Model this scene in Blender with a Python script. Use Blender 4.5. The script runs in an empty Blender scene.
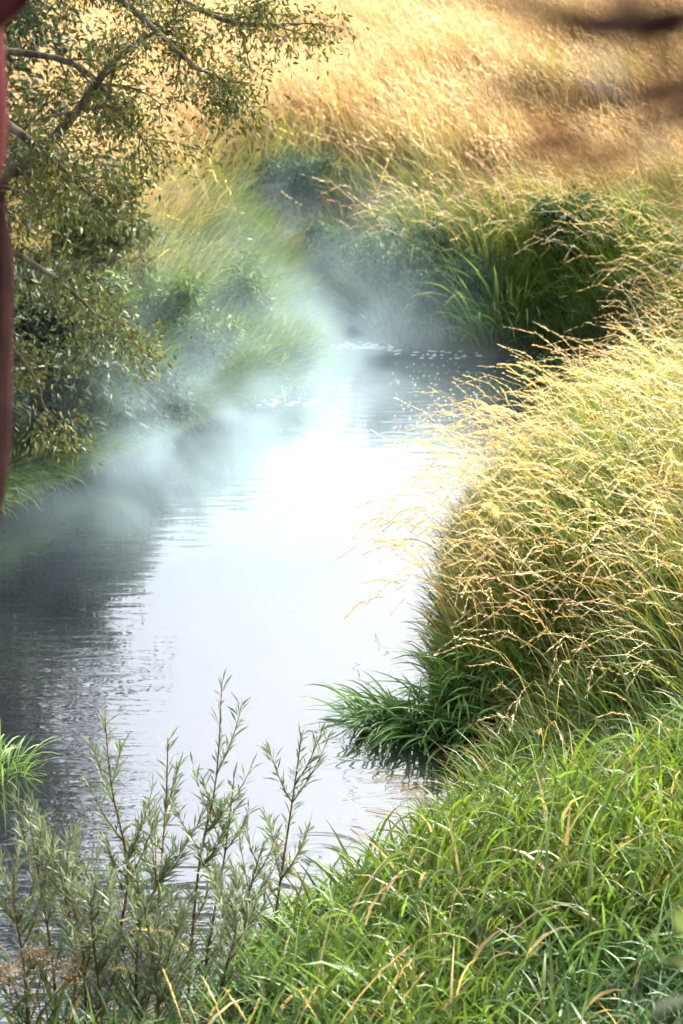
import bpy, math, random
import numpy as np
from mathutils import Vector, Matrix

SC = bpy.context.scene
COL = SC.collection
rng = np.random.default_rng(11)
random.seed(11)
R = math.radians

# ------------------------------------------------------------------ camera
CAM_H, PITCH, FPX, W, H = 5.0, R(19.0), 2218.0, 683, 1024
cd = bpy.data.cameras.new('camera')
cam = bpy.data.objects.new('camera', cd); COL.objects.link(cam)
cam.location = (0, 0, CAM_H)
cam.rotation_euler = (R(90) - PITCH, 0, 0)
cd.sensor_fit = 'VERTICAL'; cd.sensor_height = 36.0
cd.lens = 36.0 * FPX / H
cd.clip_start = 0.05; cd.clip_end = 3000
cd.dof.use_dof = True; cd.dof.focus_distance = 10.5; cd.dof.aperture_fstop = 4.0
SC.camera = cam

# ------------------------------------------------------------------ light
SUN_EL, SUN_AZ = R(40), R(54)      # azimuth measured from the view direction (+Y) towards +X
w = bpy.data.worlds.new('World'); SC.world = w; w.use_nodes = True
nt = w.node_tree; nt.nodes.clear()
sky = nt.nodes.new('ShaderNodeTexSky'); sky.sky_type = 'NISHITA'; sky.sun_disc = False
sky.sun_elevation = SUN_EL; sky.sun_rotation = SUN_AZ
sky.altitude = 100; sky.air_density = 1.0; sky.dust_density = 7.0; sky.ozone_density = 1.0
bg = nt.nodes.new('ShaderNodeBackground'); bg.inputs['Strength'].default_value = 0.15
wo = nt.nodes.new('ShaderNodeOutputWorld')
hz = nt.nodes.new('ShaderNodeHueSaturation'); hz.inputs['Saturation'].default_value = 0.5      # a milky, hazy morning sky
nt.links.new(sky.outputs[0], hz.inputs['Color']); nt.links.new(hz.outputs[0], bg.inputs[0]); nt.links.new(bg.outputs[0], wo.inputs[0])
sd = bpy.data.lights.new('sun', 'SUN'); sd.energy = 2.9; sd.angle = R(0.8); sd.color = (1.0, 0.91, 0.75)
sun = bpy.data.objects.new('sun', sd); COL.objects.link(sun)
sdir = Vector((math.sin(SUN_AZ) * math.cos(SUN_EL), math.cos(SUN_AZ) * math.cos(SUN_EL), math.sin(SUN_EL)))
sun.rotation_euler = (-sdir).to_track_quat('-Z', 'Y').to_euler(); sun.location = sdir * 60
SC.view_settings.view_transform = 'Standard'; SC.view_settings.look = 'None'
SC.view_settings.gamma = 1.0; SC.view_settings.exposure = 1.97
SC.cycles.max_bounces = 6; SC.cycles.diffuse_bounces = 3; SC.cycles.glossy_bounces = 3
SC.cycles.transmission_bounces = 4; SC.cycles.volume_bounces = 1; SC.cycles.transparent_max_bounces = 8
SC.cycles.volume_step_rate = 0.35; SC.cycles.volume_max_steps = 48
SC.cycles.sample_clamp_indirect = 6.0
SC.cycles.use_adaptive_sampling = True; SC.cycles.adaptive_threshold = 0.03

# ------------------------------------------------------------------ helpers
def ray(px, py):
    x, y = (px - W / 2) / FPX, -(py - H / 2) / FPX
    c, s = math.cos(PITCH), math.sin(PITCH)
    return Vector((x, c + y * s, -s + y * c))

def at(px, py, z=0.0):
    "the point of height z seen in that direction"
    r = ray(px, py); k = (z - CAM_H) / r.z
    return Vector((r.x * k, r.y * k, z))

def at_y(px, py, Y):
    r = ray(px, py); k = Y / r.y
    return Vector((r.x * k, Y, CAM_H + r.z * k))

def tag(o, label=None, cat=None, group=None, kind=None):
    if label: o['label'] = label
    if cat: o['category'] = cat
    if group: o['group'] = group
    if kind: o['kind'] = kind
    return o

def empty(name, loc=(0, 0, 0), rz=0.0):
    o = bpy.data.objects.new(name, None); COL.objects.link(o)
    o.location = loc; o.rotation_euler = (0, 0, rz); o.empty_display_size = 0.1
    return o

def link(name, me, parent=None, loc=(0, 0, 0)):
    o = bpy.data.objects.new(name, me); COL.objects.link(o); o.location = loc
    if parent: o.parent = parent
    return o

class MB:
    "collects vertices, faces and colours, and makes one mesh"
    def __init__(s): s.v = []; s.f = []; s.c = []; s.n = 0
    def add(s, V, faces, C):
        V = np.asarray(V, dtype=np.float32).reshape(-1, 3)
        s.v.append(V); s.c.append(np.broadcast_to(np.asarray(C, dtype=np.float32), V.shape))
        for F in faces: s.f.append(np.asarray(F, dtype=np.int64) + s.n)
        s.n += len(V)
    def mesh(s, name, mat, smooth=False):
        V = np.concatenate(s.v); C = np.concatenate(s.c)
        loops = np.concatenate([f.ravel() for f in s.f]).astype(np.int32)
        tot = np.concatenate([np.full(len(f), f.shape[1], dtype=np.int32) for f in s.f])
        start = np.concatenate([[0], np.cumsum(tot)[:-1]]).astype(np.int32)
        me = bpy.data.meshes.new(name)
        me.vertices.add(len(V)); me.vertices.foreach_set('co', V.ravel())
        me.loops.add(len(loops)); me.loops.foreach_set('vertex_index', loops)
        me.polygons.add(len(tot)); me.polygons.foreach_set('loop_start', start)
        me.polygons.foreach_set('loop_total', tot)
        if smooth: me.polygons.foreach_set('use_smooth', np.ones(len(tot), dtype=bool))
        a = me.color_attributes.new('tint', 'FLOAT_COLOR', 'POINT')
        a.data.foreach_set('color', np.concatenate([C, np.ones((len(C), 1), np.float32)], 1).ravel())
        me.update(calc_edges=True); me.materials.append(mat)
        return me

# ------------------------------------------------------------------ materials
def new_mat(name):
    m = bpy.data.materials.new(name); m.use_nodes = True
    m.node_tree.nodes.clear()
    return m, m.node_tree.nodes, m.node_tree.links

def leaf_mat(name, trans=0.35, gloss=0.06, rough=0.45, vary=0.25, tt=(1.25, 1.2, 0.7)):
    m, n, l = new_mat(name)
    at_ = n.new('ShaderNodeAttribute'); at_.attribute_name = 'tint'
    tc = n.new('ShaderNodeTexCoord')
    no = n.new('ShaderNodeTexNoise'); no.inputs['Scale'].default_value = 14; no.inputs['Detail'].default_value = 2
    l.new(tc.outputs['Object'], no.inputs['Vector'])
    mr = n.new('ShaderNodeMapRange'); mr.inputs['To Min'].default_value = 1 - vary; mr.inputs['To Max'].default_value = 1 + vary
    l.new(no.outputs['Fac'], mr.inputs['Value'])
    mx = n.new('ShaderNodeVectorMath'); mx.operation = 'SCALE'
    l.new(at_.outputs['Color'], mx.inputs[0]); l.new(mr.outputs[0], mx.inputs['Scale'])
    d = n.new('ShaderNodeBsdfDiffuse'); l.new(mx.outputs[0], d.inputs['Color'])
    t = n.new('ShaderNodeBsdfTranslucent')
    tv = n.new('ShaderNodeVectorMath'); tv.operation = 'MULTIPLY'; tv.inputs[1].default_value = tt
    l.new(mx.outputs[0], tv.inputs[0]); l.new(tv.outputs[0], t.inputs['Color'])
    a = n.new('ShaderNodeMixShader'); a.inputs[0].default_value = trans
    l.new(d.outputs[0], a.inputs[1]); l.new(t.outputs[0], a.inputs[2])
    g = n.new('ShaderNodeBsdfGlossy'); g.inputs['Roughness'].default_value = rough
    g.inputs['Color'].default_value = (0.9, 0.95, 1, 1)
    b = n.new('ShaderNodeMixShader'); b.inputs[0].default_value = gloss
    l.new(a.outputs[0], b.inputs[1]); l.new(g.outputs[0], b.inputs[2])
    o = n.new('ShaderNodeOutputMaterial'); l.new(b.outputs[0], o.inputs['Surface'])
    return m

def bark_mat(name, c1, c2, scale=18, bump=0.4):
    m, n, l = new_mat(name)
    tc = n.new('ShaderNodeTexCoord'); mp = n.new('ShaderNodeMapping'); mp.inputs['Scale'].default_value = (1, 1, 0.25)
    l.new(tc.outputs['Object'], mp.inputs['Vector'])
    no = n.new('ShaderNodeTexNoise'); no.inputs['Scale'].default_value = scale; no.inputs['Detail'].default_value = 6
    l.new(mp.outputs[0], no.inputs['Vector'])
    cr = n.new('ShaderNodeValToRGB')
    cr.color_ramp.elements[0].color = (*c1, 1); cr.color_ramp.elements[0].position = 0.35
    cr.color_ramp.elements[1].color = (*c2, 1); cr.color_ramp.elements[1].position = 0.68
    l.new(no.outputs['Fac'], cr.inputs[0])
    bm = n.new('ShaderNodeBump'); bm.inputs['Strength'].default_value = bump; bm.inputs['Distance'].default_value = 0.02
    l.new(no.outputs['Fac'], bm.inputs['Height'])
    p = n.new('ShaderNodeBsdfPrincipled'); p.inputs['Roughness'].default_value = 0.9; p.inputs['Specular IOR Level'].default_value = 0.04
    l.new(cr.outputs[0], p.inputs['Base Color']); l.new(bm.outputs[0], p.inputs['Normal'])
    o = n.new('ShaderNodeOutputMaterial'); l.new(p.outputs[0], o.inputs['Surface'])
    return m

M_GRASS = leaf_mat('grass', 0.42, 0.05)
M_MEADOW = leaf_mat('meadow_grass', 0.40, 0.02, 0.6, 0.15, (1.15, 1.05, 0.84))
M_STRAW = leaf_mat('straw', 0.40, 0.03, 0.6, 0.15)
M_BROAD = leaf_mat('broad_grass', 0.42, 0.035, 0.5)
M_LEAF = leaf_mat('tree_leaf', 0.28, 0.025, 0.5, 0.3)
M_BARK = bark_mat('grey_bark', (0.05, 0.042, 0.03), (0.17, 0.14, 0.10))
M_REDBARK = bark_mat('red_bark', (0.02, 0.006, 0.008), (0.10, 0.026, 0.026), 14, 0.25)
M_TWIG = bark_mat('dark_twig', (0.010, 0.004, 0.005), (0.032, 0.014, 0.012), 30)
M_STEM = bark_mat('red_stem', (0.10, 0.045, 0.03), (0.20, 0.11, 0.06), 30)
M_PALE = bark_mat('pale_dead_wood', (0.35, 0.33, 0.28), (0.6, 0.57, 0.5), 30)

def soil_mat():
    m, n, l = new_mat('soil')
    tc = n.new('ShaderNodeTexCoord')
    no = n.new('ShaderNodeTexNoise'); no.inputs['Scale'].default_value = 1.6; no.inputs['Detail'].default_value = 8
    l.new(tc.outputs['Object'], no.inputs['Vector'])
    cr = n.new('ShaderNodeValToRGB')
    cr.color_ramp.elements[0].color = (0.02, 0.024, 0.01, 1); cr.color_ramp.elements[0].position = 0.3
    cr.color_ramp.elements[1].color = (0.075, 0.06, 0.028, 1); cr.color_ramp.elements[1].position = 0.75
    l.new(no.outputs['Fac'], cr.inputs[0])
    bm = n.new('ShaderNodeBump'); bm.inputs['Strength'].default_value = 0.6; bm.inputs['Distance'].default_value = 0.05
    l.new(no.outputs['Fac'], bm.inputs['Height'])
    p = n.new('ShaderNodeBsdfPrincipled'); p.inputs['Roughness'].default_value = 0.95
    l.new(cr.outputs[0], p.inputs['Base Color']); l.new(bm.outputs[0], p.inputs['Normal'])
    o = n.new('ShaderNodeOutputMaterial'); l.new(p.outputs[0], o.inputs['Surface'])
    return m
M_SOIL = soil_mat()

# ------------------------------------------------------------------ the stream's outline (metres, water level z = 0)
shore_px = [(445, 872), (390, 935), (290, 985), (150, 1012), (0, 1030), (-160, 1045),
            (-330, 800), (-190, 640), (-80, 545), (20, 503), (105, 464), (180, 432), (240, 408), (296, 390),
            (316, 373), (306, 354), (300, 338), (302, 318), (296, 300), (290, 284),
            (316, 280), (332, 296), (342, 312), (356, 326), (376, 340), (440, 349), (492, 354),
            (540, 364), (600, 384), (610, 420), (560, 462), (486, 520), (466, 550), (446, 600), (436, 655), (424, 700),
            (450, 728), (520, 742), (530, 764), (486, 798), (458, 838)]
SH = np.array([tuple(at(x, y)[:2]) for x, y in shore_px])
for _ in range(2):                                   # soften the corners
    nx = np.roll(SH, -1, 0); SH = np.stack([SH * .75 + nx * .25, SH * .25 + nx * .75], 1).reshape(-1, 2)

def shore(x, y):
    "signed distance to the water's edge (positive on land) and the direction away from the water"
    P = np.stack([x, y], 1); best = np.full(len(P), 1e9); away = np.zeros_like(P); inside = np.zeros(len(P), bool)
    A = SH; B = np.roll(SH, -1, 0)
    for a, b in zip(A, B):
        ab = b - a; t = np.clip(((P - a) @ ab) / (ab @ ab + 1e-9), 0, 1)
        q = P - (a + t[:, None] * ab); d2 = (q * q).sum(1)
        k = d2 < best; best[k] = d2[k]; away[k] = q[k]
        c = ((a[1] > P[:, 1]) != (b[1] > P[:, 1]))
        xi = a[0] + (P[:, 1] - a[1]) / (b[1] - a[1] + 1e-12) * (b[0] - a[0])
        inside ^= c & (P[:, 0] < xi)
    d = np.sqrt(best); away /= (d[:, None] + 1e-6)
    s = np.where(inside, -1.0, 1.0)
    return d * s, away * s[:, None]

def ss(a, b, x): t = np.clip((x - a) / (b - a), 0, 1); return t * t * (3 - 2 * t)

def wob(x, y, f, s=0.0):
    return (np.sin(x * f + 1.3 + s) * np.cos(y * f * 0.83 - 0.7 + s) + 0.6 * np.sin(x * f * 2.1 - y * f * 1.7 + 2.1 + s)
            + 0.4 * np.cos(x * f * 3.7 + y * f * 3.1 + s)) / 2.0

def terrain(x, y, d=None):
    x = np.asarray(x, float); y = np.asarray(y, float)
    if d is None: d, _ = shore(x, y)
    right = ss(-0.6, 0.6, x - 0.25)
    far = ss(18.0, 20.5, y)
    hb = (0.55 * (1 - right) + 1.12 * right) * (1 - far) + (0.95 + 0.25 * wob(x, y, 1.9, 7)) * far
    hb = hb * (1 - 0.26 * right * (1 - ss(14.2, 15.6, y)))
    hb = hb * (1 - 0.6 * right * np.exp(-((y - 15.2 - 0.25 * (x - 1.5)) / 0.75) ** 2) * (1 - ss(2.2, 3.4, x)))
    near = 1 - ss(9.6, 11.4, y)
    hb = hb * (1 - near) + (0.18 + 0.26 * ss(0.3, 1.8, x)) * near
    wid = (0.9 * (1 - right) + 1.0 * right) * (1 - far) + 1.25 * far
    z = np.where(d > 0, 0.05 + hb * (1 - np.exp(-np.maximum(d, 0) / wid)), np.maximum(-0.5, d * 0.8) - 0.02)
    land = ss(0.0, 0.8, d)
    z = z + land * (0.10 * wob(x, y, 1.1) + 0.05 * wob(x, y, 3.1, 1.0))
    z = z + np.maximum(y - 21, 0) * 0.035 * (1 - ss(60, 140, y)) + ss(60, 140, y) * 1.6   # the meadow rises gently
    z = z + np.where(d > 0, 1, 0) * 0.04 * np.maximum(np.abs(x) - 6, 0) * (1 - ss(20, 60, np.abs(x)))
    z = z + 3.0 * (1 - ss(0.8, 5.4, y)) * land                                             # the embankment the camera stands on
    return z

def in_view(x, y, m=0.9):
    return np.abs(x) < 0.158 * (y * 0.95 + 1.6) + m

def build_ground():
    xs = np.concatenate([-np.geomspace(600, 9, 26), np.arange(-8.8, 8.81, 0.16), np.geomspace(9, 600, 26)])
    ys = np.concatenate([-np.geomspace(200, 3, 14), np.arange(-2.8, 40, 0.16), np.geomspace(40.3, 900, 36)])
    X, Y = np.meshgrid(xs, ys); Z = terrain(X.ravel(), Y.ravel())
    V = np.stack([X.ravel(), Y.ravel(), Z], 1)
    n, m = len(xs), len(ys)
    i = (np.arange(m - 1)[:, None] * n + np.arange(n - 1)).ravel()
    b = MB(); b.add(V, [np.stack([i, i + 1, i + n + 1, i + n], 1)], (.1, .1, .1))
    tag(link('ground', b.mesh('ground', M_SOIL, True)), kind='structure')
build_ground()

# ------------------------------------------------------------------ water
def water_mat():
    m, n, l = new_mat('stream_water')
    tc = n.new('ShaderNodeTexCoord')
    mp = n.new('ShaderNodeMapping'); mp.inputs['Scale'].default_value = (0.9, 3.6, 1)
    l.new(tc.outputs['Object'], mp.inputs['Vector'])
    n1 = n.new('ShaderNodeTexNoise'); n1.inputs['Scale'].default_value = 2.7; n1.inputs['Detail'].default_value = 1.6
    n1.inputs['Distortion'].default_value = 0.4
    l.new(mp.outputs[0], n1.inputs['Vector'])
    n2 = n.new('ShaderNodeTexNoise'); n2.inputs['Scale'].default_value = 0.45; n2.inputs['Detail'].default_value = 2
    l.new(tc.outputs['Object'], n2.inputs['Vector'])
    mr = n.new('ShaderNodeMapRange'); mr.inputs['From Min'].default_value = 0.35; mr.inputs['From Max'].default_value = 0.7
    mr.inputs['To Min'].default_value = 0.25; mr.inputs['To Max'].default_value = 1.0
    l.new(n2.outputs['Fac'], mr.inputs['Value'])
    hm = n.new('ShaderNodeMath'); hm.operation = 'MULTIPLY'
    l.new(n1.outputs['Fac'], hm.inputs[0]); l.new(mr.outputs[0], hm.inputs[1])
    prev = hm.outputs[0]
    for px, py, rad, fr, amp in ((290, 606, 0.30, 60, 0.14), (318, 858, 0.6, 50, 0.6)):   # rings spreading on the surface
        c = at(px, py)
        vs = n.new('ShaderNodeVectorMath'); vs.operation = 'DISTANCE'; vs.inputs[1].default_value = c
        l.new(tc.outputs['Object'], vs.inputs[0])
        sn = n.new('ShaderNodeMath'); sn.operation = 'MULTIPLY'; sn.inputs[1].default_value = fr; l.new(vs.outputs['Value'], sn.inputs[0])
        s2 = n.new('ShaderNodeMath'); s2.operation = 'SINE'; l.new(sn.outputs[0], s2.inputs[0])
        fa = n.new('ShaderNodeMapRange'); fa.interpolation_type = 'SMOOTHSTEP'
        fa.inputs['From Min'].default_value = 0.05; fa.inputs['From Max'].default_value = rad
        fa.inputs['To Min'].default_value = amp; fa.inputs['To Max'].default_value = 0
        l.new(vs.outputs['Value'], fa.inputs['Value'])
        mu = n.new('ShaderNodeMath'); mu.operation = 'MULTIPLY_ADD'
        l.new(s2.outputs[0], mu.inputs[0]); l.new(fa.outputs[0], mu.inputs[1]); l.new(prev, mu.inputs[2]); prev = mu.outputs[0]
    bm = n.new('ShaderNodeBump'); bm.inputs['Strength'].default_value = 0.34; bm.inputs['Distance'].default_value = 0.02
    l.new(prev, bm.inputs['Height'])
    p = n.new('ShaderNodeBsdfPrincipled'); p.inputs['Base Color'].default_value = (0.008, 0.011, 0.016, 1)
    p.inputs['Roughness'].default_value = 0.3; p.inputs['IOR'].default_value = 1.33
    g = n.new('ShaderNodeBsdfGlossy'); g.inputs['Roughness'].default_value = 0.02; l.new(bm.outputs[0], g.inputs['Normal'])
    lw = n.new('ShaderNodeFresnel'); lw.inputs['IOR'].default_value = 4.2; l.new(bm.outputs[0], lw.inputs['Normal'])
    mx = n.new('ShaderNodeMixShader'); l.new(lw.outputs[0], mx.inputs[0]); l.new(p.outputs[0], mx.inputs[1]); l.new(g.outputs[0], mx.inputs[2])
    o = n.new('ShaderNodeOutputMaterial'); l.new(mx.outputs[0], o.inputs['Surface'])
    return m
b = MB(); b.add([(-9, 6.2, 0), (6, 6.2, 0), (6, 27, 0), (-9, 27, 0)], [[[0, 1, 2, 3]]], (.1, .1, .1))
tag(link('stream_water', b.mesh('stream_water', water_mat())), kind='structure')

# ------------------------------------------------------------------ grass geometry
def arr(x, n): return np.broadcast_to(np.asarray(x, float), (n,)).copy()

def paths(base, L, az, tilt, curve, n, power=1.4):
    N = len(base); L, az, tilt, curve = (arr(v, N) for v in (L, az, tilt, curve))
    p = np.zeros((N, n + 1, 3)); dr = np.zeros((N, n + 1, 3)); p[:, 0] = base
    for k in range(n + 1):
        a = tilt + curve * ((k + 0.5) / n) ** power
        dr[:, k, 0] = np.sin(a) * np.cos(az); dr[:, k, 1] = np.sin(a) * np.sin(az); dr[:, k, 2] = np.cos(a)
        if k < n: p[:, k + 1] = p[:, k] + dr[:, k] * (L / n)[:, None]
    return p, dr

def ribbons(mb, base, L, Wd, az, tilt, curve, n, c0, c1, twist=None, prof=None, power=1.4):
    N = len(base)
    if N == 0: return None
    Wd = arr(Wd, N); az = arr(az, N)
    p, dr = paths(base, L, az, tilt, curve, n, power)
    side = np.stack([-np.sin(az), np.cos(az), np.zeros(N)], 1)
    tw = rng.uniform(-1.2, 1.2, N) if twist is None else arr(twist, N)
    V = np.zeros((N, 2 * n + 1, 3)); C = np.zeros((N, 2 * n + 1, 3))
    if prof is None: prof = [0.55 + 0.45 * math.sin(math.pi * min(1, (k / n) * 1.25)) if k / n < .8 else 0.5 for k in range(n)]
    c0 = np.broadcast_to(c0, (N, 3)); c1 = np.broadcast_to(c1, (N, 3))
    for k in range(n):
        nn = np.cross(dr[:, k], side)
        s = (side * np.cos(tw)[:, None] + nn * np.sin(tw)[:, None]) * (Wd * prof[k] * 0.5)[:, None]
        V[:, 2 * k] = p[:, k] - s; V[:, 2 * k + 1] = p[:, k] + s
        cc = c0 * (1 - k / n) + c1 * (k / n); C[:, 2 * k] = cc; C[:, 2 * k + 1] = cc
    V[:, 2 * n] = p[:, n]; C[:, 2 * n] = c1
    o = (np.arange(N) * (2 * n + 1))[:, None]
    F = []
    if n > 1:
        k = np.arange(n - 1)
        q = np.stack([2 * k, 2 * k + 1, 2 * k + 3, 2 * k + 2], 1)
        F.append((o[:, :, None] + q[None]).reshape(-1, 4))
    F.append(o + np.array([[2 * n - 2, 2 * n - 1, 2 * n]]))
    mb.add(V, F, C.reshape(-1, 3))
    return p, dr

def heads(mb, p, dr, t0, S, ln, wd, c, spread=0.5):
    "seed heads: S spikelets along the end of each stem, from fraction t0"
    N, K = p.shape[0], p.shape[1] - 1
    t = np.clip(t0 + (1 - t0) * (np.arange(S)[None] + rng.uniform(0, 1, (N, S))) / S, 0, 0.999)
    i = np.minimum((t * K).astype(int), K - 1); f = (t * K - i)[..., None]
    idx = np.arange(N)[:, None]
    q = p[idx, i] * (1 - f) + p[idx, i + 1] * f; d = dr[idx, i]
    d = d + rng.normal(0, spread, d.shape) * (1.15 - (t[..., None] - t0) / (1 - t0) * 0.6)
    d /= np.linalg.norm(d, axis=2, keepdims=True)
    u = rng.normal(0, 1, d.shape); s = np.cross(d, u); s /= np.linalg.norm(s, axis=2, keepdims=True) + 1e-6
    l_ = (ln * rng.uniform(0.6, 1.3, (N, S)))[..., None]; w_ = wd * rng.uniform(0.7, 1.2, (N, S))[..., None]
    V = np.stack([q, q + d * l_ * .45 + s * w_ / 2, q + d * l_, q + d * l_ * .45 - s * w_ / 2], 2)
    C = np.broadcast_to(np.broadcast_to(c, (N, 3))[:, None, None, :] * rng.uniform(0.75, 1.2, (N, S, 1, 1)), V.shape)
    o = np.arange(N * S)[:, None] * 4
    mb.add(V, [o + np.array([[0, 1, 2, 3]])], C.reshape(-1, 3))

def mixc(a, b_, t): t = np.asarray(t)[:, None]; return np.asarray(a) * (1 - t) + np.asarray(b_) * t
def jit(c, n, s=0.22):
    c = np.broadcast_to(np.asarray(c, float), (n, 3))
    return c * (1 + rng.normal(0, s, (n, 1))).clip(0.45, 1.7) * (1 + rng.normal(0, 0.07, (n, 3)))

STRAW = np.array((0.61, 0.445, 0.265)); STRAW2 = np.array((0.50, 0.32, 0.14)); PALE = np.array((0.70, 0.58, 0.34))
OLIVE = np.array((0.20, 0.20, 0.045)); GREEN = np.array((0.085, 0.15, 0.03)); DEEP = np.array((0.04, 0.095, 0.035))
LIME = np.array((0.17, 0.25, 0.03)); BLUEG = np.array((0.075, 0.15, 0.085))

def scatter(n, x0, x1, y0, y1, dmin=0.0, margin=0.9):
    x = rng.uniform(x0, x1, n); y = rng.uniform(y0, y1, n)
    k = in_view(x, y, margin); x, y = x[k], y[k]
    d, away = shore(x, y); k = d > dmin
    x, y, d, away = x[k], y[k], d[k], away[k]
    return x, y, d, away, np.stack([x, y, terrain(x, y, d) - 0.02], 1)

def meadow():
    mb = MB()
    # golden standing grass of the far field, greener towards the stream
    x, y, d, away, B = scatter(300000, -9, 9, 19.5, 46, 0.03, 0.7)
    keep = rng.uniform(0, 1, len(x)) < np.clip(1.25 - (y - 20) / 34, 0.35, 1); x, y, d, away, B = x[keep], y[keep], d[keep], away[keep], B[keep]
    n = len(x)
    gold = ss(0.45, 2.0, d + 0.5 * wob(x, y, 0.9) + rng.normal(0, 0.35, n)) * (0.82 + 0.18 * wob(x, y, 0.55, 3)).clip(0.3, 1)
    gp = at(600, 88, 1.5); gold = gold * (1 - .8 * np.exp(-((x - gp.x) / .9) ** 2 - ((y - gp.y) / 1.0) ** 2))
    az = np.arctan2(-away[:, 1], -away[:, 0]); az = np.where(d < 1.3, az, math.pi) + rng.normal(0, 0.9, n)
    tus = wob(x, y, 4.2, 3) * (1 - .6 * ss(2.5, 5, d)); L = rng.uniform(0.4, 0.9, n) * (0.62 + 0.4 * ss(0, 1.8, d)) * (1 + 0.22 * wob(x, y, 1.6, 2)) * (1 + .4 * tus).clip(.4, 1.6)
    c0 = jit(mixc(GREEN, STRAW2 * .72, gold), n); c1 = jit(mixc(OLIVE * .9, STRAW * 1.06, gold), n, 0.18)
    c1 = c1 * (1 + .3 * tus)[:, None]; lm = (ss(.1, .6, wob(x, y, 2.6, 8)) * (1 - gold)); c1 = mixc(c1, LIME * 1.1, lm * .7)
    ribbons(mb, B, L, rng.uniform(0.008, 0.016, n), az, rng.uniform(0.02, 0.3, n), rng.uniform(0.3, 1.5, n), 3, c0, c1)
    k = rng.uniform(0, 1, n) < 0.16 * gold; Bs = B[k]; m = k.sum()
    p, dr = ribbons(mb, Bs, rng.uniform(0.8, 1.2, m), 0.007, math.pi + rng.normal(0, 0.7, m), rng.uniform(0, 0.16, m), rng.uniform(0.5, 1.5, m), 4,
                    jit(OLIVE, m), jit(STRAW, m), prof=[1, 1, 1, .8])
    heads(mb, p, dr, 0.72, 5, 0.07, 0.016, jit(mixc(STRAW, PALE, rng.uniform(0, 1, m)), m, 0.15), 0.3)
    tag(link('meadow_grass', mb.mesh('meadow_grass', M_MEADOW)), 'dry golden grass covering the far meadow above the bend', 'grass', kind='stuff')
meadow()

def right_bank():
    mb = MB()
    x, y, d, away, B = scatter(150000, 0.0, 6.5, 9.6, 20.5, 0.02, 0.9)
    k = (x > 0.1) & (rng.uniform(0, 1, len(x)) < np.clip(1.5 - y / 22, .5, 1)); x, y, d, away, B = x[k], y[k], d[k], away[k], B[k]
    k = rng.uniform(0, 1, len(x)) < ss(9.7, 10.8, y + rng.normal(0, .2, len(x))); x, y, d, away, B = x[k], y[k], d[k], away[k], B[k]
    n = len(x)
    gold = ss(0.5, 2.0, d + 0.3 * wob(x, y, 1.3) + rng.normal(0, 0.3, n)) * (0.34 + 0.3 * wob(x, y, 0.9, 5)).clip(0.05, 1)
    az = np.where(d < 0.9, np.arctan2(-away[:, 1], -away[:, 0]), math.pi + 0.25) + rng.normal(0, 0.7, n)
    L = rng.uniform(0.4, 0.92, n) * (0.5 + 0.5 * ss(0, 1.0, d)) * (1 + 0.15 * wob(x, y, 2.0, 2)) * (1 - 0.45 * np.exp(-((y - 15.2 - 0.25 * (x - 1.5)) / 0.8) ** 2) * (1 - ss(2.2, 3.4, x)))
    gully = np.exp(-((y - 15.2 - 0.25 * (x - 1.5)) / 0.8) ** 2) * (1 - ss(2.0, 3.0, x)); gold = gold * (1 - .8 * gully) * (1 - .35 * ss(14.5, 16, y))
    c0 = jit(mixc(GREEN, OLIVE, gold), n); c1 = jit(mixc(LIME * .85, STRAW * .95, gold), n, 0.2)
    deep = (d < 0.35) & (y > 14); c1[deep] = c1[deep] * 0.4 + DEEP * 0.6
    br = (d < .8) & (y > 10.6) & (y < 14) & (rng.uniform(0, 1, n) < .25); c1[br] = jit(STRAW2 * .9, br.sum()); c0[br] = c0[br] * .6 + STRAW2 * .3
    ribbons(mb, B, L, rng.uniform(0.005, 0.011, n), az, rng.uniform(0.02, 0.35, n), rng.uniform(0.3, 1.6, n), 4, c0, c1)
    # flowering stems, nodding to the left
    k = (d > np.where(y < 14, .12, .45)) & (rng.uniform(0, 1, n) < 0.06 * (1 - .85 * gully)); Bs = B[k]; m = k.sum()
    p, dr = ribbons(mb, Bs, rng.uniform(0.7, 1.25, m), 0.0036, math.pi + 0.35 + rng.normal(0, 0.65, m), rng.uniform(0.05, 0.3, m), rng.uniform(1.0, 2.7, m), 6,
                    jit(OLIVE * 1.2, m), jit(STRAW, m), prof=[1, 1, 1, 1, .9, .7], power=2.3)
    heads(mb, p, dr, 0.74, 20, 0.030, 0.0055, jit(mixc(STRAW * 1.1, PALE, rng.uniform(0, 1, m)), m, 0.15), 0.28)
    tag(link('bank_grass', mb.mesh('bank_grass', M_GRASS)), 'tall seeding grass covering the golden right bank', 'grass', kind='stuff')
right_bank()

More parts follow.
